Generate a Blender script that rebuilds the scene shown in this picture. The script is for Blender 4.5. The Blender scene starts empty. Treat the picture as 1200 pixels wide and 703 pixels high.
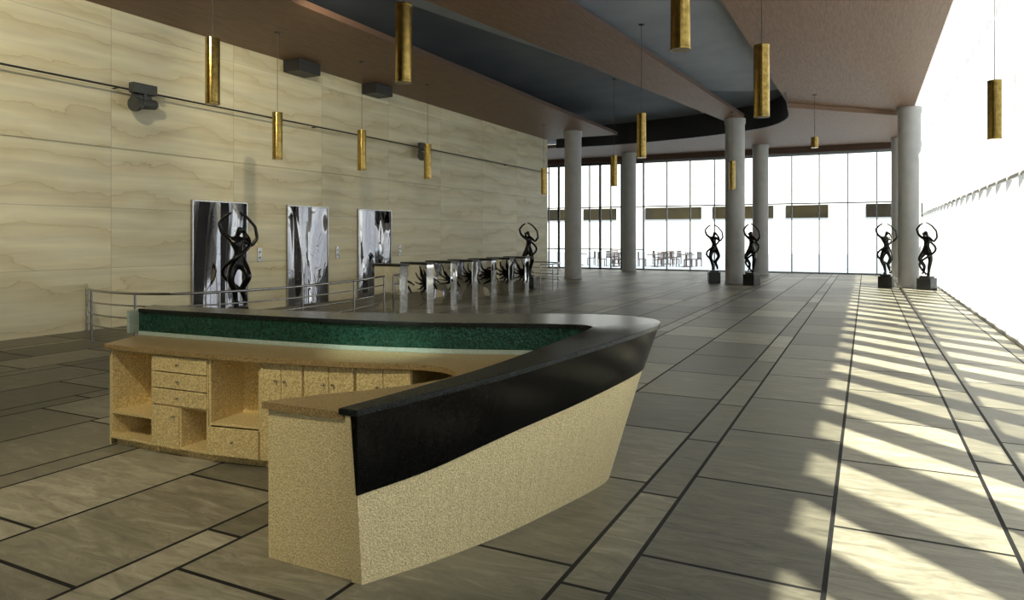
import bpy, math, random
from mathutils import Vector, Matrix
random.seed(4)
sc = bpy.context.scene
COL = sc.collection
sc.view_settings.view_transform = 'Standard'

# ------------------------------------------------------------ materials
def newmat(name):
    m = bpy.data.materials.new(name); m.use_nodes = True
    nt = m.node_tree
    return m, nt, nt.nodes['Principled BSDF']

def mth(nt, op, a, b=None, c=None):
    n = nt.nodes.new('ShaderNodeMath'); n.operation = op
    for i, v in enumerate((a, b, c)):
        if v is None: continue
        if isinstance(v, (int, float)): n.inputs[i].default_value = v
        else: nt.links.new(v, n.inputs[i])
    return n.outputs[0]

def ramp(nt, fac, stops):
    r = nt.nodes.new('ShaderNodeValToRGB')
    els = r.color_ramp.elements
    while len(els) < len(stops): els.new(0.5)
    for e, (p, c) in zip(els, stops):
        e.position = p; e.color = (c[0], c[1], c[2], 1)
    nt.links.new(fac, r.inputs[0])
    return r.outputs[0]

def simple(name, c1, c2=None, scale=20, rough=0.5, metal=0.0, bump=0.0, detail=4, spec=0.5, stretch=None, emit=0.0):
    m, nt, p = newmat(name)
    if c2 is None: c2 = tuple(x*0.85 for x in c1)
    tc = nt.nodes.new('ShaderNodeTexCoord')
    n = nt.nodes.new('ShaderNodeTexNoise'); n.inputs['Scale'].default_value = scale
    n.inputs['Detail'].default_value = detail
    src = tc.outputs['Object']
    if stretch:
        mp = nt.nodes.new('ShaderNodeMapping'); mp.inputs['Scale'].default_value = stretch
        nt.links.new(src, mp.inputs['Vector']); src = mp.outputs[0]
    nt.links.new(src, n.inputs['Vector'])
    c = ramp(nt, n.outputs['Fac'], [(0.35, c1), (0.65, c2)])
    nt.links.new(c, p.inputs['Base Color'])
    p.inputs['Roughness'].default_value = rough
    p.inputs['Metallic'].default_value = metal
    p.inputs['Specular IOR Level'].default_value = spec
    if emit:
        nt.links.new(c, p.inputs['Emission Color']); p.inputs['Emission Strength'].default_value = emit
    if bump:
        b = nt.nodes.new('ShaderNodeBump'); b.inputs['Strength'].default_value = bump
        b.inputs['Distance'].default_value = 0.01
        nt.links.new(n.outputs['Fac'], b.inputs['Height']); nt.links.new(b.outputs[0], p.inputs['Normal'])
    return m

M = {}
M['cream'] = simple('cream_laminate', (0.90,0.77,0.45), (0.56,0.46,0.23), 120, 0.33, 0.25, 0.7)
M['cream_in'] = simple('cream_cabinet', (0.90,0.74,0.38), (0.52,0.40,0.18), 90, 0.33, 0.3, 0.6)
M['work'] = simple('tan_worktop', (0.42,0.30,0.13), (0.15,0.10,0.042), 110, 0.28, 0.15, 0.6)
M['blackband'] = simple('black_fascia', (0.003,0.003,0.003), (0.005,0.005,0.004), 80, 0.15, 0, 0.02, spec=0.12)
M['blacktop'] = simple('black_granite', (0.003,0.004,0.004), (0.022,0.026,0.024), 130, 0.12, 0, 0.2, spec=0.2)
M['splash'] = simple('green_hammered_glass', (0.006,0.030,0.022), (0.025,0.10,0.07), 55, 0.12, 0.4, 1.0)
M['pale'] = simple('pale_trim', (0.34,0.42,0.37), None, 40, 0.3)
M['bronze'] = simple('black_bronze', (0.006,0.006,0.006), (0.014,0.013,0.012), 30, 0.22, 0.4, 0.1)
M['pedestal'] = simple('black_stone', (0.008,0.008,0.008), (0.02,0.02,0.02), 30, 0.3)
M['column'] = simple('grey_plaster', (0.50,0.49,0.47), (0.44,0.435,0.42), 3, 0.7)
M['brown'] = simple('brown_ceiling_veneer', (0.25,0.145,0.085), (0.17,0.095,0.054), 6, 0.55, 0, 0.05, 8, stretch=(6,0.5,6))
M['brownedge'] = simple('brown_edge', (0.10,0.055,0.035), None, 10, 0.6)
M['blue'] = simple('bluegrey_ceiling', (0.15,0.165,0.19), (0.12,0.135,0.16), 1, 0.7)
M['blue2'] = simple('bluegrey_light', (0.32,0.34,0.37), (0.27,0.29,0.32), 1, 0.7)
M['dark'] = simple('dark_metal', (0.02,0.02,0.022), (0.03,0.03,0.03), 20, 0.5)
M['greymetal'] = simple('grey_painted_metal', (0.07,0.075,0.07), (0.05,0.053,0.05), 20, 0.5)
M['white'] = simple('white_painted_metal', (0.90,0.90,0.90), (0.86,0.86,0.86), 5, 0.5)
M['soffit'] = simple('luminous_light_trough', (1.0,0.99,0.96), (0.97,0.96,0.94), 3, 0.6, emit=0.95)  # emission added to brighten the white ceiling strip; no real lamp there
M['mull'] = simple('grey_aluminium', (0.30,0.33,0.36), (0.25,0.28,0.30), 10, 0.5)
M['mulld'] = simple('dark_aluminium', (0.04,0.04,0.045), None, 10, 0.5)
M['steel'] = simple('brushed_steel', (0.45,0.45,0.45), (0.38,0.38,0.38), 20, 0.25, 1.0)
M['gold'] = simple('brass', (0.42,0.30,0.09), (0.28,0.19,0.05), 15, 0.22, 0.95)
M['ground'] = simple('pale_blue_paving', (0.22,0.255,0.30), (0.16,0.19,0.23), 0.5, 0.8)
M['bldg'] = simple('white_render', (0.8,0.8,0.8), (0.75,0.75,0.75), 1.0, 0.8)
M['bwin'] = simple('dark_ribbon_glass', (0.007,0.007,0.006), (0.035,0.028,0.012), 0.18, 0.6, spec=0.1)
M['patio'] = simple('redbrown_wicker', (0.06,0.035,0.035), (0.03,0.02,0.02), 30, 0.6)
M['rear'] = simple('dark_plaster', (0.12,0.11,0.10), None, 3, 0.8)

def chrome(name, sx, sz, strength, base, dist=0.1):
    m, nt, p = newmat(name)
    tc = nt.nodes.new('ShaderNodeTexCoord'); mp = nt.nodes.new('ShaderNodeMapping')
    mp.inputs['Scale'].default_value = (sx, sx, sz)
    nt.links.new(tc.outputs['Object'], mp.inputs['Vector'])
    oi = nt.nodes.new('ShaderNodeObjectInfo')
    n = nt.nodes.new('ShaderNodeTexNoise'); n.inputs['Scale'].default_value = 1.0; n.inputs['Detail'].default_value = 0.4
    n.noise_dimensions = '4D'
    nt.links.new(mth(nt,'MULTIPLY',oi.outputs['Random'],20.0), n.inputs['W'])
    nt.links.new(mp.outputs[0], n.inputs['Vector'])
    b = nt.nodes.new('ShaderNodeBump'); b.inputs['Strength'].default_value = strength; b.inputs['Distance'].default_value = dist
    nt.links.new(n.outputs['Fac'], b.inputs['Height']); nt.links.new(b.outputs[0], p.inputs['Normal'])
    c = ramp(nt, n.outputs['Fac'], [(0.3, base), (0.7, tuple(x*0.8 for x in base))])
    nt.links.new(c, p.inputs['Base Color'])
    p.inputs['Metallic'].default_value = 1.0; p.inputs['Roughness'].default_value = 0.04
    return m
M['chrome'] = chrome('polished_chrome', 1.4, 0.3, 1.0, (0.40,0.40,0.43), 1.3)
M['chromet'] = chrome('polished_chrome_panel', 2.0, 2.0, 0.3, (0.88,0.88,0.88), 0.15)

def glassmat():
    m = bpy.data.materials.new('clear_glass'); m.use_nodes = True
    nt = m.node_tree; nt.nodes.clear()
    o = nt.nodes.new('ShaderNodeOutputMaterial'); mx = nt.nodes.new('ShaderNodeMixShader')
    t = nt.nodes.new('ShaderNodeBsdfTransparent'); g = nt.nodes.new('ShaderNodeBsdfGlossy')
    g.inputs['Roughness'].default_value = 0.02
    t.inputs[0].default_value = (0.97,0.985,0.98,1)
    mx.inputs[0].default_value = 0.05
    nt.links.new(t.outputs[0], mx.inputs[1]); nt.links.new(g.outputs[0], mx.inputs[2]); nt.links.new(mx.outputs[0], o.inputs[0])
    return m
M['glass'] = glassmat()

def floormat():
    m, nt, p = newmat('stone_floor_tiles')
    tc = nt.nodes.new('ShaderNodeTexCoord'); sp = nt.nodes.new('ShaderNodeSeparateXYZ')
    nt.links.new(tc.outputs['Object'], sp.inputs[0])
    PER, E1, E2, L = 1.95, 0.25, 1.10, 1.3
    xs = mth(nt, 'DIVIDE', mth(nt, 'ADD', sp.outputs[0], 1.27+PER*40), PER)
    pr = mth(nt, 'FLOOR', xs); p_ = mth(nt, 'MULTIPLY', mth(nt, 'FRACT', xs), PER)
    row = mth(nt, 'ADD', mth(nt, 'MULTIPLY', pr, 3.0), mth(nt, 'ADD', mth(nt, 'GREATER_THAN', p_, E1), mth(nt, 'GREATER_THAN', p_, E2)))
    dx = mth(nt, 'MINIMUM', mth(nt, 'MINIMUM', p_, mth(nt, 'SUBTRACT', PER, p_)),
             mth(nt, 'MINIMUM', mth(nt, 'ABSOLUTE', mth(nt, 'SUBTRACT', p_, E1)), mth(nt, 'ABSOLUTE', mth(nt, 'SUBTRACT', p_, E2))))
    wn = nt.nodes.new('ShaderNodeTexWhiteNoise'); wn.noise_dimensions = '1D'
    nt.links.new(row, wn.inputs['W'])
    ys = mth(nt, 'ADD', mth(nt, 'DIVIDE', mth(nt,'ADD',sp.outputs[1],60.0), L), mth(nt, 'MULTIPLY', wn.outputs[0], 7.0))
    colm = mth(nt, 'FLOOR', ys); fy = mth(nt, 'FRACT', ys)
    dy = mth(nt, 'MULTIPLY', mth(nt, 'MINIMUM', fy, mth(nt, 'SUBTRACT', 1.0, fy)), L)
    joint = mth(nt, 'LESS_THAN', mth(nt, 'MINIMUM', dx, dy), 0.012)
    cb = nt.nodes.new('ShaderNodeCombineXYZ'); nt.links.new(row, cb.inputs[0]); nt.links.new(colm, cb.inputs[1])
    w2 = nt.nodes.new('ShaderNodeTexWhiteNoise'); w2.noise_dimensions = '2D'; nt.links.new(cb.outputs[0], w2.inputs['Vector'])
    mp = nt.nodes.new('ShaderNodeMapping'); mp.inputs['Scale'].default_value = (2.2, 9, 1); mp.inputs['Rotation'].default_value = (0,0,0.25)
    nt.links.new(tc.outputs['Object'], mp.inputs['Vector'])
    cs = nt.nodes.new('ShaderNodeVectorMath'); cs.operation = 'SCALE'; cs.inputs['Scale'].default_value = 3.7
    nt.links.new(cb.outputs[0], cs.inputs[0])
    add = nt.nodes.new('ShaderNodeVectorMath'); add.operation = 'ADD'
    nt.links.new(mp.outputs[0], add.inputs[0]); nt.links.new(cs.outputs[0], add.inputs[1])
    n = nt.nodes.new('ShaderNodeTexNoise'); n.inputs['Scale'].default_value = 1.2; n.inputs['Detail'].default_value = 10
    n.inputs['Roughness'].default_value = 0.75
    n.inputs['Distortion'].default_value = 1.0
    nt.links.new(add.outputs[0], n.inputs['Vector'])
    f = mth(nt, 'ADD', mth(nt, 'MULTIPLY', w2.outputs[0], 0.34), mth(nt, 'MULTIPLY', n.outputs['Fac'], 0.95))
    c = ramp(nt, f, [(0.35, (0.060,0.056,0.040)), (0.65, (0.18,0.168,0.120)), (0.95, (0.42,0.39,0.29))])
    mx = nt.nodes.new('ShaderNodeMix'); mx.data_type = 'RGBA'
    nt.links.new(joint, mx.inputs[0]); nt.links.new(c, mx.inputs[6]); mx.inputs[7].default_value = (0.005,0.0048,0.0045,1)
    nt.links.new(mx.outputs[2], p.inputs['Base Color'])
    r = mth(nt, 'ADD', mth(nt, 'MULTIPLY', n.outputs['Fac'], 0.4), mth(nt, 'ADD', 0.22, mth(nt, 'MULTIPLY', joint, 0.4)))
    nt.links.new(r, p.inputs['Roughness'])
    p.inputs['Specular IOR Level'].default_value = 0.35
    b = nt.nodes.new('ShaderNodeBump'); b.inputs['Strength'].default_value = 0.6; b.inputs['Distance'].default_value = 0.01
    nt.links.new(mth(nt, 'SUBTRACT', n.outputs['Fac'], joint), b.inputs['Height']); nt.links.new(b.outputs[0], p.inputs['Normal'])
    return m
M['floor'] = floormat()

def wallmat():
    m, nt, p = newmat('veined_onyx_panels')
    tc = nt.nodes.new('ShaderNodeTexCoord'); sp = nt.nodes.new('ShaderNodeSeparateXYZ')
    nt.links.new(tc.outputs['Object'], sp.inputs[0])
    W, H = 2.69, 1.05
    ys = mth(nt, 'DIVIDE', mth(nt, 'ADD', sp.outputs[1], -7.97+W*10), W)
    zs = mth(nt, 'DIVIDE', sp.outputs[2], H)
    ci = mth(nt, 'FLOOR', ys); ri = mth(nt, 'FLOOR', zs); fy = mth(nt, 'FRACT', ys); fz = mth(nt, 'FRACT', zs)
    dy = mth(nt, 'MULTIPLY', mth(nt, 'MINIMUM', fy, mth(nt, 'SUBTRACT', 1.0, fy)), W)
    dz = mth(nt, 'MULTIPLY', mth(nt, 'MINIMUM', fz, mth(nt, 'SUBTRACT', 1.0, fz)), H)
    joint = mth(nt, 'LESS_THAN', mth(nt, 'MINIMUM', dy, dz), 0.006)
    cb = nt.nodes.new('ShaderNodeCombineXYZ'); nt.links.new(ci, cb.inputs[0]); nt.links.new(ri, cb.inputs[1])
    w2 = nt.nodes.new('ShaderNodeTexWhiteNoise'); w2.noise_dimensions = '2D'; nt.links.new(cb.outputs[0], w2.inputs['Vector'])
    off = nt.nodes.new('ShaderNodeCombineXYZ')
    nt.links.new(mth(nt, 'MULTIPLY', w2.outputs[0], 30.0), off.inputs[0])
    nt.links.new(mth(nt, 'MULTIPLY', sp.outputs[1], 0.6), off.inputs[1])
    nt.links.new(mth(nt,'MULTIPLY',sp.outputs[2],1.4), off.inputs[2])
    n = nt.nodes.new('ShaderNodeTexNoise'); n.inputs['Scale'].default_value = 0.9; n.inputs['Detail'].default_value = 6
    n.inputs['Roughness'].default_value = 0.5; n.inputs['Distortion'].default_value = 0.2
    nt.links.new(off.outputs[0], n.inputs['Vector'])
    ph = mth(nt, 'ADD', mth(nt, 'MULTIPLY', n.outputs['Fac'], 2.0), mth(nt, 'ADD', mth(nt, 'MULTIPLY', sp.outputs[2], 1.7), mth(nt,'MULTIPLY',w2.outputs[0],5.0)))
    bands = mth(nt, 'FRACT', ph)
    c = ramp(nt, bands, [(0.0, (0.56,0.46,0.25)), (0.03, (0.76,0.68,0.44)), (0.45, (0.83,0.77,0.54)), (0.8, (0.77,0.69,0.45)), (0.985, (0.70,0.61,0.38))])
    mp = nt.nodes.new('ShaderNodeMapping'); mp.inputs['Scale'].default_value = (1,0.4,8)
    nt.links.new(tc.outputs['Object'], mp.inputs['Vector'])
    n2 = nt.nodes.new('ShaderNodeTexNoise'); n2.inputs['Scale'].default_value = 1.0; n2.inputs['Detail'].default_value = 6
    n2.inputs['Distortion'].default_value = 0.4
    nt.links.new(mp.outputs[0], n2.inputs['Vector'])
    tone = mth(nt, 'ADD', mth(nt, 'MULTIPLY', w2.outputs[0], 0.10), mth(nt, 'ADD', 0.60, mth(nt, 'MULTIPLY', n2.outputs['Fac'], 0.44)))
    tone = mth(nt, 'MULTIPLY', tone, mth(nt, 'SUBTRACT', 1.0, mth(nt, 'MULTIPLY', joint, 0.3)))
    vm = nt.nodes.new('ShaderNodeVectorMath'); vm.operation = 'SCALE'
    nt.links.new(c, vm.inputs[0]); nt.links.new(tone, vm.inputs['Scale'])
    nt.links.new(vm.outputs[0], p.inputs['Base Color'])
    p.inputs['Roughness'].default_value = 0.5
    return m
M['wall'] = wallmat()

# ------------------------------------------------------------ mesh helpers
def mesh(name, vs, fs, mat, parent=None, loc=(0,0,0), smooth=False, bevel=0.0):
    me = bpy.data.meshes.new(name); me.from_pydata([tuple(v) for v in vs], [], fs); me.update()
    me.materials.append(M[mat] if isinstance(mat, str) else mat)
    if smooth:
        for p in me.polygons: p.use_smooth = True
    ob = bpy.data.objects.new(name, me); COL.objects.link(ob); ob.location = loc
    if parent: ob.parent = parent
    if bevel:
        b = ob.modifiers.new('bevel', 'BEVEL'); b.width = bevel; b.segments = 2; b.limit_method = 'ANGLE'
    return ob

class G:
    """geometry accumulator for one part"""
    def __init__(s): s.v = []; s.f = []
    def box(s, x0, x1, y0, y1, z0, z1):
        b = len(s.v)
        s.v += [(x0,y0,z0),(x1,y0,z0),(x1,y1,z0),(x0,y1,z0),(x0,y0,z1),(x1,y0,z1),(x1,y1,z1),(x0,y1,z1)]
        s.f += [tuple(b+i for i in q) for q in ((0,3,2,1),(4,5,6,7),(0,1,5,4),(1,2,6,5),(2,3,7,6),(3,0,4,7))]
        return s
    def lathe(s, prof, n=24, cx=0, cy=0):
        b = len(s.v); k = len(prof)
        for r, z in prof:
            for i in range(n):
                a = 2*math.pi*i/n; s.v.append((cx+r*math.cos(a), cy+r*math.sin(a), z))
        for j in range(k-1):
            for i in range(n):
                i2 = (i+1) % n
                s.f.append((b+j*n+i, b+j*n+i2, b+(j+1)*n+i2, b+(j+1)*n+i))
        s.f.append(tuple(b+i for i in reversed(range(n)))); s.f.append(tuple(b+(k-1)*n+i for i in range(n)))
        return s
    def tube(s, pts, r, n=8):
        pts = [Vector(p) for p in pts]; b = len(s.v); k = len(pts)
        for j, p in enumerate(pts):
            t = (pts[min(j+1,k-1)]-pts[max(j-1,0)]).normalized()
            up = Vector((0,0,1)) if abs(t.z) < 0.9 else Vector((0,1,0))
            a = t.cross(up).normalized(); c = t.cross(a).normalized()
            for i in range(n):
                w = 2*math.pi*i/n; s.v.append(tuple(p + a*math.cos(w)*r + c*math.sin(w)*r))
        for j in range(k-1):
            for i in range(n):
                i2 = (i+1) % n
                s.f.append((b+j*n+i, b+(j+1)*n+i, b+(j+1)*n+i2, b+j*n+i2))
        s.f.append(tuple(b+i for i in range(n))); s.f.append(tuple(b+(k-1)*n+i for i in reversed(range(n))))
        return s
    def prism(s, poly, z0, z1):
        b = len(s.v); n = len(poly)
        s.v += [(x,y,z0) for x,y in poly] + [(x,y,z1) for x,y in poly]
        s.f.append(tuple(b+i for i in reversed(range(n)))); s.f.append(tuple(b+n+i for i in range(n)))
        for i in range(n):
            j = (i+1) % n; s.f.append((b+i, b+j, b+n+j, b+n+i))
        return s
    def loft(s, rings):
        b = len(s.v); k = len(rings); n = len(rings[0])
        for r in rings: s.v += [tuple(p) for p in r]
        for j in range(k-1):
            for i in range(n):
                i2 = (i+1) % n
                s.f.append((b+j*n+i, b+j*n+i2, b+(j+1)*n+i2, b+(j+1)*n+i))
        s.f.append(tuple(b+i for i in reversed(range(n)))); s.f.append(tuple(b+(k-1)*n+i for i in range(n)))
        return s
    def ob(s, name, mat, parent=None, loc=(0,0,0), smooth=False, bevel=0.0):
        return mesh(name, s.v, s.f, mat, parent, loc, smooth, bevel)

def fixn(o):
    import bmesh
    bm = bmesh.new(); bm.from_mesh(o.data); bmesh.ops.recalc_face_normals(bm, faces=bm.faces); bm.to_mesh(o.data); bm.free()

def empty(name, loc=(0,0,0), rot=0):
    e = bpy.data.objects.new(name, None); COL.objects.link(e); e.location = loc; e.rotation_euler[2] = rot
    e.empty_display_size = 0.2
    return e
def tag(o, label, cat, group=None):
    o['label'] = label; o['category'] = cat
    if group: o['group'] = group
    return o
def struct(o, label=None):
    o['kind'] = 'structure'
    if label: o['label'] = label
    o['category'] = o.name.split('_')[0]
    return o
def dup(t, loc, rot=None):
    c = t.copy(); COL.objects.link(c)
    if loc is not None: c.location = loc
    if rot is not None: c.rotation_euler[2] = rot
    for ch in t.children: 
        k = dup(ch, None); k.parent = c
    return c

def catmull(pts, sub=5):
    P = [Vector(p) for p in pts]; out = []
    for i in range(len(P)-1):
        p0 = P[max(i-1,0)]; p1 = P[i]; p2 = P[i+1]; p3 = P[min(i+2,len(P)-1)]
        for s in range(sub):
            t = s/sub
            out.append(0.5*((2*p1)+(p2-p0)*t+(2*p0-5*p1+4*p2-p3)*t*t+(3*p1-p0-3*p2+p3)*t**3))
    out.append(P[-1]); return out

# ------------------------------------------------------------ room shell
WX, RX, GY = -11.85, 2.0, 33.2
struct(G().box(-17.2, RX, -8, GY, -0.2, 0).ob('floor', 'floor'), 'grey-brown rectangular stone tiles with dark joints')
g = G()
g.box(WX-0.4, WX, -8, 27, 0, 3.135)
g.box(WX-0.4, WX-0.03, -8, 27, 3.135, 3.165)
g.box(WX-0.4, WX, -8, 27, 3.165, 6.3)
struct(g.ob('wall_left', 'wall'), 'cream onyx panels with wavy brown veins')
struct(G().box(-17.2, WX-0.4, 26.7, 27, 0, 6.3).ob('wall_recess', 'column'))
struct(G().box(-17.5, -17.2, 26.7, GY+0.2, 0, 6.3).ob('wall_side', 'column'))
struct(G().box(-12.3, RX+0.7, -8.3, -8, 0, 6.5).ob('wall_rear', 'rear'))
struct(G().box(-17.5, 1.34, -8, GY+0.2, 6.3, 6.5).ob('ceiling', 'blue'), 'blue-grey recessed upper ceiling')
struct(G().box(1.36, RX+0.1, -8, GY+0.2, 5.61, 6.5).ob('trim_4', 'soffit'), 'white trough above the glazing')
def plane_ob(name, poly, z0, z1):
    o = G().prism(poly, z0, z1).ob(name, 'brown'); fixn(o)
    o.data.materials.append(M['brownedge'])
    for p in o.data.polygons:
        if abs(p.normal.z) < 0.5: p.material_index = 1
    return o
tag(plane_ob('ceiling_panel', [(WX+0.02,-8),(-8.75,-8),(-8.75,26.8),(WX+0.02,26.8)], 5.6, 5.72), 'long brown veneer ceiling plane along the stone wall', 'ceiling panel', 'suspended ceiling planes')
tag(plane_ob('ceiling_panel', [(-9.4,-8),(-5.9,-8),(-3.65,24.7),(-4.3,25.9)], 5.6, 5.7), 'tapering brown veneer ceiling plane meeting a column', 'ceiling panel', 'suspended ceiling planes')
tag(plane_ob('ceiling_panel', [(-2.35,-8),(1.3,-8),(1.33,26.8),(-2.1,26.0)], 5.6, 5.7), 'wide brown veneer ceiling plane beside the sunlit glazing', 'ceiling panel', 'suspended ceiling planes')
arc = [(p.x,p.y) for p in catmull([(-12,28.4,0),(-9.8,28.5,0),(-7.9,28.2,0),(-6.2,27.8,0),(-4.7,27.2,0),(-3.1,26.2,0),(-2.3,24.6,0),(-2.1,22.6,0),(-2.0,21,0)], 5)]
arc2 = arc[:36]
poly = [(-17.3,28.2)] + arc2 + [(1.33,26.1),(1.33,GY+0.2),(-17.3,GY+0.2)]
o = G().prism(poly, 5.45, 5.59).ob('ceiling_rear', 'brown'); fixn(o); struct(o, 'lower brown ceiling above the rear glazing')
rings = []
for i,(x,y) in enumerate(arc):
    rings.append([(x,y-0.12,5.42),(x,y,5.42),(x,y,6.29),(x,y-0.12,6.29)])
o = G().loft(rings).ob('trim_1', 'dark'); fixn(o); struct(o, 'curved black ceiling fascia')
cl = [(-8.0,10),(-7.0,14.5),(-6.0,18.5),(-4.4,21.6),(-2.6,22.6)]
cc = [(p.x,p.y) for p in catmull([(a,b,0) for a,b in cl],6)]
o = G().prism(cc + [(-2.0,22.4),(-2.0,10)], 6.0, 6.08).ob('trim_2', 'blue2'); fixn(o); struct(o, 'curved blue-grey ceiling layer')
struct(G().box(-17.2, RX, GY-0.35, GY+0.1, 5.2, 5.46).ob('trim_3', 'brownedge'))

def win(name_i, g, mat, gp, loc=(0,0,0), rot=0):
    o = g.ob('window_%d' % name_i, mat, None, loc); o.rotation_euler[2] = rot
    struct(o)
    p = gp.ob('pane', 'glass', o)
    return o
wi = 1
bw = 1.1
x = -17.2
protoL = protoR = None
while x < RX-0.05:
    x1 = min(x+bw, RX)
    darkside = x < -10.5
    proto = protoL if darkside else protoR
    w = x1-x
    if proto is None or w < bw-0.01:
        g = G()
        t = 0.045 if darkside else 0.022
        g.box(0, t, -0.06, 0.06, 0, 5.2); g.box(w-t, w, -0.06, 0.06, 0, 5.2)
        g.box(t, w-t, -0.05, 0.05, 0, 0.06); g.box(t, w-t, -0.05, 0.05, 3.0, 3.05); g.box(t, w-t, -0.05, 0.05, 5.1, 5.2)
        if darkside: g.box(t, w-t, -0.05, 0.05, 0.95, 1.0); g.box(w/2-0.02, w/2+0.02, -0.05, 0.05, 0.06, 5.1)
        gp = G().box(t, w-t, -0.006, 0.006, 0.06, 3.0).box(t, w-t, -0.006, 0.006, 3.05, 5.1)
        o = win(wi, g, 'mulld' if darkside else 'mull', gp, (x, GY-0.1, 0))
        if darkside: protoL = o
        else: protoR = o
    else:
        o = dup(proto, (x, GY-0.1, 0)); o.name = 'window_%d' % wi
    wi += 1; x = x1
proto = None
y = -8.0
while y < GY-0.2:
    w = 1.03
    if proto is None:
        g = G()
        g.box(0, 0.1, 0, 0.03, 0, 5.61)
        g.box(0.12, 0.46, 0, 0.07, 0, 6.3)      # exterior fin
        g.box(0, 0.1, 0.03, w, 0, 0.06); g.box(0.03, 0.09, 0.03, w, 2.50, 2.56)
        gp = G().box(0.045, 0.055, 0.03, w, 0.06, 2.5).box(0.045, 0.055, 0.03, w, 2.56, 5.6)
        proto = o = win(wi, g, 'white', gp, (RX, y, 0))
    else:
        o = dup(proto, (RX, y, 0)); o.name = 'window_%d' % wi
    wi += 1; y += w
def elev(i, y0, y1):
    w = y1-y0
    g = G().box(0,0.06,0,0.03,0,2.32).box(0,0.06,w-0.03,w,0,2.32).box(0,0.06,0.03,w-0.03,2.29,2.32)
    o = g.ob('door_%d' % i, 'steel', None, (WX, y0, 0), bevel=0.004); struct(o, 'polished chrome elevator door')
    for k in (0,1):
        a = 0.03 + k*(w-0.06)/2
        l = G().box(0,0.035,a+0.002,a+(w-0.06)/2-0.002,0.01,2.29).ob('door_leaf', 'chrome', o)
    return o
elev(1, 9.60, 10.99); elev(2, 12.15, 13.53); elev(3, 14.67, 16.11)
for y in (11.3, 13.85, 16.5):
    e = G().box(0,0.02,0,0.12,1.05,1.35).ob('call_button_panel', 'steel', None, (WX, y, 0), bevel=0.003)
    tag(e, 'small steel elevator call panel on stone wall', 'elevator button', 'elevator call panels')
    for zz in (1.14, 1.26):
        b = G().lathe([(0.018,0),(0.018,0.008)], 12).ob('button', 'dark', e, (0.02,0.06,zz)); b.rotation_euler[1] = math.pi/2

# ------------------------------------------------------------ columns
g = G().lathe([(0.34,0),(0.34,0.05),(0.32,0.06),(0.32,5.38),(0.35,5.45),(0.35,5.6)], 32)
c0 = g.ob('column', 'column', None, (-10,25.2,0), True)
tag(c0, 'round grey plaster column reaching the ceiling', 'column', 'lobby columns')
es = c0.modifiers.new('es','EDGE_SPLIT')
for x,y in ((-4,25.0),(1.2,25.2)): dup(c0,(x,y,0))
g = G().lathe([(0.34,0),(0.34,0.05),(0.32,0.06),(0.32,5.3),(0.35,5.36),(0.35,5.45)], 32)
c1 = g.ob('column', 'column', None, (-9.8,31.7,0), True); c1.modifiers.new('es','EDGE_SPLIT')
tag(c1, 'round grey plaster column beside the rear glazing', 'column', 'lobby columns')
for x in (-4,1.2): dup(c1,(x,31.5,0))

# ------------------------------------------------------------ concierge desk
TO = [(-2.10,2.60),(-1.90,2.92),(-1.67,3.35),(-1.45,3.90),(-1.30,4.40),(-1.275,4.76),(-1.36,5.03),(-1.6,5.17),(-1.9,5.15),(-2.3,5.0),(-2.9,4.7),(-3.7,4.42),(-4.6,4.25),(-5.6,4.15)]
TI = [(-2.20,2.60),(-2.03,2.98),(-1.85,3.42),(-1.71,3.95),(-1.63,4.28),(-1.62,4.42),(-1.66,4.49),(-1.75,4.52),(-1.9,4.48),(-2.2,4.37),(-2.7,4.19),(-3.4,4.03),(-4.4,3.93),(-5.42,3.88)]
BO = [(-2.07,2.60),(-1.90,2.95),(-1.74,3.38),(-1.62,3.85),(-1.54,4.22),(-1.52,4.45),(-1.58,4.62),(-1.75,4.74),(-2.0,4.74),(-2.35,4.65),(-2.9,4.45),(-3.7,4.22),(-4.6,4.1),(-5.58,4.03)]
ZT = [.80,.84,.89,.95,.99,1.0,1.0,1.0,1.0,1.0,1.0,1.0,1.0,1.0]
ZB = [.41,.46,.55,.62,.68,.70,.70,.70,.70,.70,.70,.70,.70,.70]
SUB = 6
to = catmull([(a,b,z) for (a,b),z in zip(TO,ZT)], SUB)
ti = catmull([(a,b,z) for (a,b),z in zip(TI,ZT)], SUB)
bo = catmull([(a,b,z) for (a,b),z in zip(BO,ZB)], SUB)  # z carries band-bottom height
N = len(to)
desk = empty('concierge_desk', (-3.2, 3.8, 0))
off = -Vector(desk.location)
def inward(i):
    d = Vector((ti[i].x-to[i].x, ti[i].y-to[i].y, 0))
    return d.normalized()
def outp(i, z, inset=0.0):
    b = Vector((bo[i].x, bo[i].y, 0)); t = Vector((to[i].x, to[i].y, to[i].z))
    f = z/t.z; p = b.lerp(t, f); p.z = z
    return p + inward(i)*inset
rings = []
for i in range(N):
    zb, zt = bo[i].z, to[i].z
    rings.append([outp(i,0,0.0)+off, outp(i,zb+0.02,0.012)+off, outp(i,zt-0.035,0.03)+off, outp(i,zt-0.035,0.07)+off, outp(i,0,0.06)+off])
o = G().loft(rings).ob('body', 'cream', desk); fixn(o)
o['label'] = 'cream speckled flared front panel'
rings = []
for i in range(N):
    zb, zt = bo[i].z, to[i].z
    rings.append([outp(i,zb,0.0)+off, outp(i,zt-0.03,-0.01)+off, outp(i,zt-0.03,0.028)+off, outp(i,zb,0.010)+off])
for r_ in (rings[0],):
    for k in range(4): r_[k] = r_[k] + Vector((0,-0.012,0))
o = G().loft(rings).ob('fascia', 'blackband', desk); fixn(o); o['label'] = 'glossy black curved fascia band'
rings = []
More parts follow.
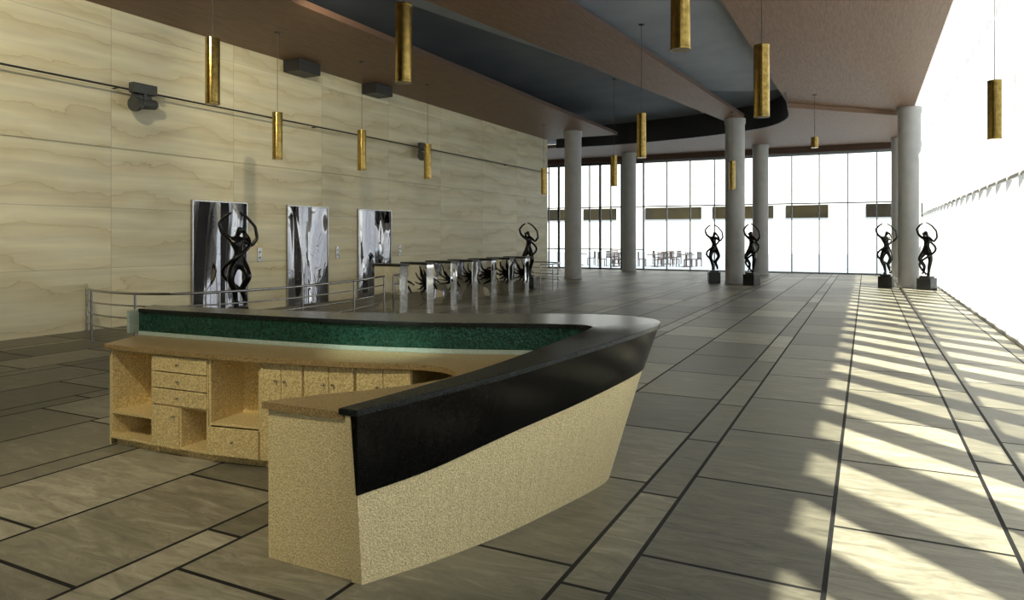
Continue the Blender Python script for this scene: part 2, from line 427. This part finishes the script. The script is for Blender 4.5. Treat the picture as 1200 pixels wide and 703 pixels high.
for i in range(N):
    zt = to[i].z
    A = outp(i,zt,-0.012)+off; B = Vector((ti[i].x,ti[i].y,zt))+off
    if i == 0:
        A.y -= 0.012; B.y -= 0.012
    rings.append([A, B, B-Vector((0,0,0.03)), A-Vector((0,0,0.03))])
o = G().loft(rings).ob('counter_top', 'blacktop', desk, bevel=0.004); fixn(o); o['label'] = 'glossy black granite counter top'
rings = []; rings2 = []
for i in range(0, N):
    n = -inward(i); p = Vector((ti[i].x,ti[i].y,0))
    a = p + n*0.02; b = p + n*0.045; zt = ti[i].z-0.03
    if zt < 0.83: continue
    rings.append([a+off+Vector((0,0,0.81)), a+off+Vector((0,0,zt)), b+off+Vector((0,0,zt)), b+off+Vector((0,0,0.81))])
    rings2.append([p+n*0.012+off+Vector((0,0,0.781)), p+n*0.012+off+Vector((0,0,0.812)), b+off+Vector((0,0,0.812)), b+off+Vector((0,0,0.781))])
o = G().loft(rings).ob('splashback', 'splash', desk); fixn(o); o['label'] = 'green hammered glass splashback'
o = G().loft(rings2).ob('trim_strip', 'pale', desk); fixn(o); o['label'] = 'pale light strip under the splashback'
o = G().box(-5.62,-5.585,3.92,4.14,0.781,0.97).ob('end_cap', 'pale', desk, off); o['label'] = 'pale end cap'
poly = [(-2.665,2.615),(-2.5,2.88),(-2.31,3.13),(-2.18,3.42),(-2.2,3.62),(-2.25,3.75),(-1.9,3.85),(-1.82,3.4),(-2.0,2.9),(-2.10,2.615)]
o = G().prism([(a+off.x,b+off.y) for a,b in poly], 0, 0.744).ob('end_panel', 'cream', desk); fixn(o)
o = G().prism([(-5.20+off.x,3.50+off.y),(-5.22+off.x,3.50+off.y),(-5.57+off.x,4.03+off.y),(-5.53+off.x,4.03+off.y)],0,0.744).ob('side_panel','cream',desk); fixn(o)
tag(desk, 'curved cream and black concierge desk with raised counter', 'reception desk')
front = [(-2.685,2.59),(-2.52,2.855),(-2.33,3.11),(-2.19,3.41),(-2.17,3.58),(-2.25,3.71),(-2.5,3.79),(-3.07,3.64),(-4.06,3.48),(-5.20,3.44)]
front = [(p.x,p.y) for p in catmull([(a,b,0) for a,b in front],5)]
back = []
for i in range(N):
    n = -inward(i); back.append((ti[i].x+n.x*0.01, ti[i].y+n.y*0.01))
poly = back + list(reversed(front))
wt = G().prism([(a+3.2,b-3.8) for a,b in poly], 0.745, 0.78).ob('worktop', 'work', None, (-3.2,3.8,0)); fixn(wt)
tag(wt, 'speckled tan boomerang-shaped worktop inside the concierge desk', 'countertop')

def cab(x0, x1, y0, y1, kind, label):
    dx, dy = x1-x0, y1-y0; w = math.hypot(dx,dy); rot = math.atan2(dy,dx)
    e = empty('storage_cabinet', (x0,y0,0), rot)
    tag(e, label, 'cabinet', 'cabinets under the concierge worktop')
    w -= 0.006; D = 0.34; t = 0.018
    g = G().box(0,t,0,D,0.06,0.744).box(w-t,w,0,D,0.06,0.744).box(t,w-t,0,D,0.06,0.06+t).box(t,w-t,0,D,0.744-t,0.744).box(t,w-t,D-0.01,D,0.06+t,0.744-t)
    g.box(0.0,w,0.05,D,0.0,0.06)
    def panel(nm, a,b,z0,z1, knob):
        p = G().box(a,b,-0.018,0,z0,z1).ob(nm,'cream_in',e,bevel=0.003)
        k = G().lathe([(0.005,0),(0.005,0.010),(0.008,0.013),(0.008,0.018),(0.006,0.021)],12).ob('knob','steel',p,(knob[0],-0.018,knob[1]),True)
        k.rotation_euler[0] = math.pi/2; k['label'] = 'small metal knob'
    if kind == 'open':
        g.box(t,w-t,0,D,0.25,0.268)
    elif kind == 'drawers':
        g.box(t,w-t,0,D,0.36,0.378); g.box(w/2-0.009,w/2+0.009,0,D,0.078,0.36)
        for k in range(3):
            z0 = 0.375+k*0.12; panel('drawer',0.006,w-0.006,z0+0.003,z0+0.115,(w/2,z0+0.06))
        panel('door',0.006,w/2-0.003,0.065,0.365,(w/2-0.04,0.30))
    elif kind == 'shelfdrawer':
        g.box(t,w-t,0,D,0.27,0.288)
        panel('drawer',0.006,w-0.006,0.065,0.262,(w/2,0.17))
    else:
        panel('door',0.006,w/2-0.002,0.065,0.738,(w/2-0.035,0.62)); panel('door',w/2+0.002,w-0.006,0.065,0.738,(w/2+0.035,0.62))
    g.ob('body','cream_in',e,bevel=0.002)
    return e
pts = [(-5.17,3.475),(-4.70,3.49),(-4.15,3.515),(-3.72,3.585),(-3.38,3.64),(-3.0,3.71),(-2.62,3.81)]
kinds = ['open','drawers','shelfdrawer','doors','doors','doors']
labs = ['cream open-shelf cabinet with two compartments','cream cabinet with three drawers, door and open niche','cream cabinet with open shelf above a drawer','cream two-door cabinet under tan worktop','cream two-door cabinet under tan worktop','cream two-door cabinet under tan worktop']
for i in range(6): cab(*(pts[i][0],pts[i+1][0],pts[i][1],pts[i+1][1]), kinds[i], labs[i])

# ------------------------------------------------------------ turnstiles
ts = empty('turnstile', (-8.95,12.2,0))
tag(ts, 'polished chrome turnstile cabinet with black fan barrier', 'turnstile', 'turnstile row')
G().box(-0.33,0.33,-0.14,0.14,0.0,0.98).ob('cabinet','chromet',ts,bevel=0.008)
G().box(-0.36,0.36,-0.17,0.17,0.98,1.03).ob('lid','pedestal',ts,bevel=0.008)
g = G()
g.lathe([(0.05,0),(0.05,0.2)],16)
hub = g.v; g2 = G()
for (x,y,z) in hub: g2.v.append((x, 0.14+z, 0.62+y))
g2.f = g.f[:]
for k in range(9):
    a0 = math.radians(-20+k*27.5)
    base = len(g2.v)
    for s in range(6):
        r = 0.05+0.065*s; a = a0+0.10*s; wd = 0.035*(1-s/6.5)
        cx, cz = r*math.cos(a), r*math.sin(a); nx, nz = -math.sin(a), math.cos(a)
        for yy in (0.30,0.33):
            g2.v.append((cx+nx*wd,yy,0.62-cz+nz*-wd)); g2.v.append((cx-nx*wd,yy,0.62-cz+nz*wd))
    for s in range(5):
        b = base+4*s
        for q in ((0,1,5,4),(2,6,7,3),(0,4,6,2),(1,3,7,5)): g2.f.append(tuple(b+i for i in q))
    g2.f.append((base,base+2,base+3,base+1)); b=base+20; g2.f.append((b,b+1,b+3,b+2))
o = g2.ob('barrier_fan','bronze',ts); fixn(o); o['label']='black curved-blade fan barrier'
for k in range(1,7): 
    d = dup(ts, (-8.95,12.2+k,0))

# ------------------------------------------------------------ railings
def railing(path, label, closed_posts=6):
    pts = catmull(path, 8)
    e = empty('railing', tuple(pts[0])); off = -pts[0]
    tag(e, label, 'railing')
    for z in (0.25,0.42,0.60,0.78):
        r = 0.02 if z > 0.7 else 0.012
        G().tube([p+off+Vector((0,0,z)) for p in pts], r).ob('rail','steel',e,smooth=True)
    n = len(pts)
    for k in range(closed_posts):
        p = pts[round(k*(n-1)/(closed_posts-1))]+off
        G().lathe([(0.045,0),(0.045,0.01),(0.018,0.015),(0.018,0.78)],12,p.x,p.y).ob('post','steel',e)
    return e
railing([(-11.8,7.5,0),(-10.4,6.75,0),(-8.9,6.85,0),(-8.35,8.2,0),(-8.45,10.2,0),(-8.9,11.9,0)], 'curved steel railing between stone wall and turnstiles', 7)
railing([(-8.45,18.75,0),(-8.3,19.3,0),(-8.6,20.4,0),(-10.2,21.0,0),(-11.8,21.2,0)], 'curved steel railing beyond the turnstiles', 5)

# ------------------------------------------------------------ sculptures
def skin(name, nodes, edges, root, mat, parent, sub=2, loc=(0,0,0)):
    me = bpy.data.meshes.new(name); me.from_pydata([n[:3] for n in nodes], edges, []); me.update()
    me.materials.append(M[mat])
    ob = bpy.data.objects.new(name, me); COL.objects.link(ob); ob.parent = parent; ob.location = loc
    md = ob.modifiers.new('skin','SKIN')
    sv = me.skin_vertices[0].data
    for i,n in enumerate(nodes): sv[i].radius = (n[3],n[3]*0.9)
    sv[root].use_root = True; md.use_smooth_shade = True
    s = ob.modifiers.new('sub','SUBSURF'); s.levels = sub; s.render_levels = sub
    return ob
def statue(loc, rot, var=0):
    e = empty('sculpture', loc, rot)
    G().box(-0.2,0.2,-0.2,0.2,0,0.36).box(-0.15,0.15,-0.15,0.15,0.36,0.42).ob('pedestal','pedestal',e,bevel=0.006)
    s = 1 if var == 0 else -1
    nd = [(0,0,.78,.115),(.02*s,0,.90,.075),(-.02*s,-.01,1.03,.105),(-.03*s,0,1.12,.09),(-.02*s,0,1.19,.04),(.02*s,-.01,1.27,.065),(.04*s,-.01,1.345,.06),
          (-.12,0,1.13,.052),(-.25,.02,1.24,.040),(-.30,.02,1.40,.034),(-.20,.0,1.52,.030),(-.10,0,1.58,.024),
          (.09,0,1.12,.052),(.21,-.03,1.02,.040),(.30,-.02,1.15,.034),(.27,0,1.34,.030),(.14,.0,1.50,.028),(.02,0,1.58,.024),
          (-.07*s,0,.70,.10),(-.13*s,-.05,.46,.07),(-.05*s,.03,.24,.058),(-.03*s,.05,.05,.036),(-.05*s,-.06,.02,.026),
          (.08*s,0,.70,.10),(.16*s,-.12,.50,.07),(.05*s,-.03,.30,.056),(.10*s,.04,.12,.036),(.13*s,-.02,.05,.024),
          (.05*s,0,1.60,.018),(-.03*s,.02,.0,.05)]
    ed = [(0,1),(1,2),(2,3),(3,4),(4,5),(5,6),(3,7),(7,8),(8,9),(9,10),(10,11),(3,12),(12,13),(13,14),(14,15),(15,16),(16,17),
          (0,18),(18,19),(19,20),(20,21),(21,22),(0,23),(23,24),(24,25),(25,26),(26,27),(17,28),(21,29)]
    skin('figure', nd, ed, 0, 'bronze', e, 2, (0,0,0.42))
    rp = []
    for k in range(28):
        t = k/27; a = t*math.pi*2.3+ (0 if s>0 else 2)
        r = 0.10+0.13*math.sin(t*math.pi)
        rp.append((r*math.cos(a)*1.1, r*math.sin(a)*0.7, 0.44+0.02+t*1.25))
    G().tube(rp, 0.032, 8).ob('ribbon','bronze',e,smooth=True)
    return e
lab = 'black bronze abstract dancer sculpture on square pedestal beside column'
a = statue((-4.74,25.2,0), 0.3, 0); tag(a, lab, 'sculpture', 'bronze dancer sculptures')
b = statue((-3.36,24.3,0), -0.4, 1); tag(b, lab, 'sculpture', 'bronze dancer sculptures')
for t,l,r in ((a,(0.56,25.0,0),-0.2),(b,(1.62,24.45,0),-0.5)): dup(t,l,r)
c = dup(a,(-9.45,8.6,0),0.9); c['label'] = 'black bronze abstract dancer sculpture standing before elevator door'
c = dup(b,(-9.3,19.75,0),0.2); c['label'] = 'black bronze abstract dancer sculpture behind turnstiles'

# ------------------------------------------------------------ pendants
def pendant(x,y,zb,L=0.92,ceil=5.6,r=0.1):
    e = empty('pendant_lamp',(x,y,zb))
    G().lathe([(r,0),(r,0.02),(r*0.97,0.025),(r*0.97,L-0.025),(r,L-0.02),(r,L),(r*0.2,L+0.01)],28).ob('lamp_shade','gold',e)
    G().lathe([(0.005,0),(0.005,ceil-zb-L-0.03)],8).ob('cord','greymetal',e,(0,0,L+0.01))
    G().lathe([(0.05,0),(0.06,0.02)],16).ob('ceiling_rose','dark',e,(0,0,ceil-zb-0.02))
    tag(e,'brass cylinder pendant lamp on thin cord','pendant lamp','brass pendant lamps')
for p in ((-8.19,7.0,3.45,.92,6.3),(-10.33,10.37,3.11),(-10.33,12.97,3.11),(-10.33,15.69,3.11),(-10.33,23.2,3.11),(-4.85,6.86,3.4,.92,6.3),
          (-4.17,14.35,3.23,.92,6.0),(-6.74,20.3,3.1,.92,6.3),(-1.2,9.56,3.13),(-1.64,7.0,3.44),(-3.85,23.5,3.1,.92,5.6),(-1.3,21.7,4.1,.3),(1.8,13.3,3.12,.92,5.61)):
    pendant(*p)

# ------------------------------------------------------------ wall spotlights on rail
rod = G().tube([(WX+0.2,-7.9,4.2),(WX+0.2,26.9,4.2)],0.018).ob('lighting_rail','dark')
for y in (-2,3,8,13,18,23):
    k = G().tube([(WX,y,4.2),(WX+0.2,y,4.2)],0.012).ob('bracket','dark',rod)
tag(rod,'thin dark rail along the stone wall carrying spotlights','rail')
def spot(y):
    e = empty('spotlight',(WX+0.25,y,4.2))
    G().box(-0.04,0.10,-0.25,0.22,-0.06,0.12).ob('bracket','greymetal',e,bevel=0.01)
    G().box(-0.02,0.08,-0.03,0.03,-0.2,-0.06).ob('arm','greymetal',e)
    g = G().lathe([(0.07,-0.25),(0.09,-0.22),(0.09,0.12),(0.13,0.2),(0.13,0.27),(0.11,0.27)],20)
    o = g.ob('lamp_head','greymetal',e,(0.06,0,-0.24),False); o.rotation_euler = (math.radians(98),0,0.2)
    g = G().lathe([(0.05,-0.15),(0.06,-0.12),(0.06,0.2)],16)
    o = g.ob('ballast','greymetal',e,(0.0,0,-0.12)); o.rotation_euler = (math.radians(90),0,0)
    tag(e,'dark grey twin-body spotlight clamped to wall rail','spotlight','wall rail spotlights')
spot(8.4); spot(17.4)
for y in (12.4,15.2):
    o = G().box(WX+0.02,WX+0.5,y-0.35,y+0.35,5.33,5.6).ob('ceiling_speaker','dark',None,bevel=0.01)
    tag(o,'dark box speaker fixed under the ceiling plane','speaker','ceiling box speakers')

# ------------------------------------------------------------ outside
o = G().box(-120,80,-60,140,-0.5,-0.21).ob('ground','ground'); o['kind']='structure'; o['label']='bright pale paving outside'
bl = empty('office_building',(-30,78,-0.2))
G().box(-45,60,0,10,0,14).ob('facade','bldg',bl)
for k in range(14):
    x = -44+k*7.4
    G().box(x,x+(6.2 if k%3 else 4.0),-0.1,0.2,3.7,5.0).ob('ribbon_window','bwin',bl)
tag(bl,'white building across the plaza with dark ribbon windows','building')
def chair():
    e = empty('patio_chair')
    G().box(-0.22,0.22,-0.22,0.22,0.42,0.46).ob('seat','patio',e,bevel=0.01)
    g = G()
    for k in range(5): g.box(-0.2+k*0.09,-0.16+k*0.09,0.2,0.23,0.5,0.82)
    g.box(-0.22,0.22,0.195,0.235,0.82,0.88); g.box(-0.22,0.22,0.195,0.235,0.46,0.5)
    g.ob('backrest','patio',e)
    for sx in (-1,1):
        for sy in (-1,1): G().box(sx*0.2-0.02,sx*0.2+0.02,sy*0.2-0.02,sy*0.2+0.02,0,0.42).ob('leg','patio',e)
    return e
ch0 = chair(); 
t0 = empty('patio_table')
G().lathe([(0.45,0.70),(0.46,0.72),(0.45,0.74)],28).ob('table_top','patio',t0)
G().lathe([(0.25,0),(0.25,0.03),(0.04,0.06),(0.04,0.70)],16).ob('pedestal','patio',t0)
tag(ch0,'red-brown patio chair with slatted back','chair','patio chairs'); tag(t0,'round red-brown patio table on outdoor paving','table','patio tables')
first = True
for (x,y) in ((-11.4,42),(-13.6,41),(-9.6,42.5),(-16.2,42),(-14.6,45),(-11.6,46)):
    if first: t0.location=(x,y,-0.21)
    else: dup(t0,(x,y,-0.21))
    for k in range(3):
        a = k*2.1+x
        l = (x+0.75*math.cos(a), y+0.75*math.sin(a), -0.21)
        if first and k==0: ch0.location=l; ch0.rotation_euler[2]=a-math.pi/2
        else: dup(ch0,l,a-math.pi/2)
    first=False

# ------------------------------------------------------------ lights
w = bpy.data.worlds.new('World'); sc.world = w; w.use_nodes = True
bg = w.node_tree.nodes['Background']; bg.inputs[0].default_value = (0.94,0.96,1.0,1); bg.inputs[1].default_value = 1.25
sd = bpy.data.lights.new('sun','SUN'); sd.energy = 17; sd.angle = 0.015; sd.color = (1.0,0.95,0.82)
so = bpy.data.objects.new('sun', sd); COL.objects.link(so)
el = math.radians(58.3); az = Vector((-1,1,0)).normalized()
d = az*math.cos(el)+Vector((0,0,-math.sin(el)))
so.rotation_euler = d.to_track_quat('-Z','Y').to_euler(); so.location = (10,-10,15)
def spotl(loc, tgt, e, ang=70, blend=0.8, col=(1.0,0.88,0.62), rad=0.12):
    l = bpy.data.lights.new('ceiling_spot','SPOT'); l.energy = e; l.spot_size = math.radians(ang); l.spot_blend = blend
    l.color = col; l.shadow_soft_size = rad
    o = bpy.data.objects.new('ceiling_spot', l); COL.objects.link(o); o.location = loc
    o.rotation_euler = (Vector(tgt)-Vector(loc)).to_track_quat('-Z','Y').to_euler()
spotl((-7.0,3.0,5.5), (-11.85,8.0,4.1), 800, 90, col=(1.0,0.9,0.66))
spotl((-7.5,9.0,5.5), (-11.85,13.0,3.9), 280, 90)
spotl((-3.6,-0.5,5.4), (-3.9,3.8,0.5), 950, 50)
spotl((-3.2,1.6,5.4), (-3.1,4.1,0.9), 1400, 12, 1.0, (0.8,1.0,0.9), 0.05)

cd = bpy.data.cameras.new('camera'); cam = bpy.data.objects.new('camera', cd); COL.objects.link(cam)
cam.location = (0,0,1.6); cam.rotation_euler = (math.radians(90),0,math.atan2(415,830))
cd.sensor_width = 36; cd.lens = 830/1200*36; cd.shift_y = -74.5/1200
cd.clip_end = 500
sc.camera = cam
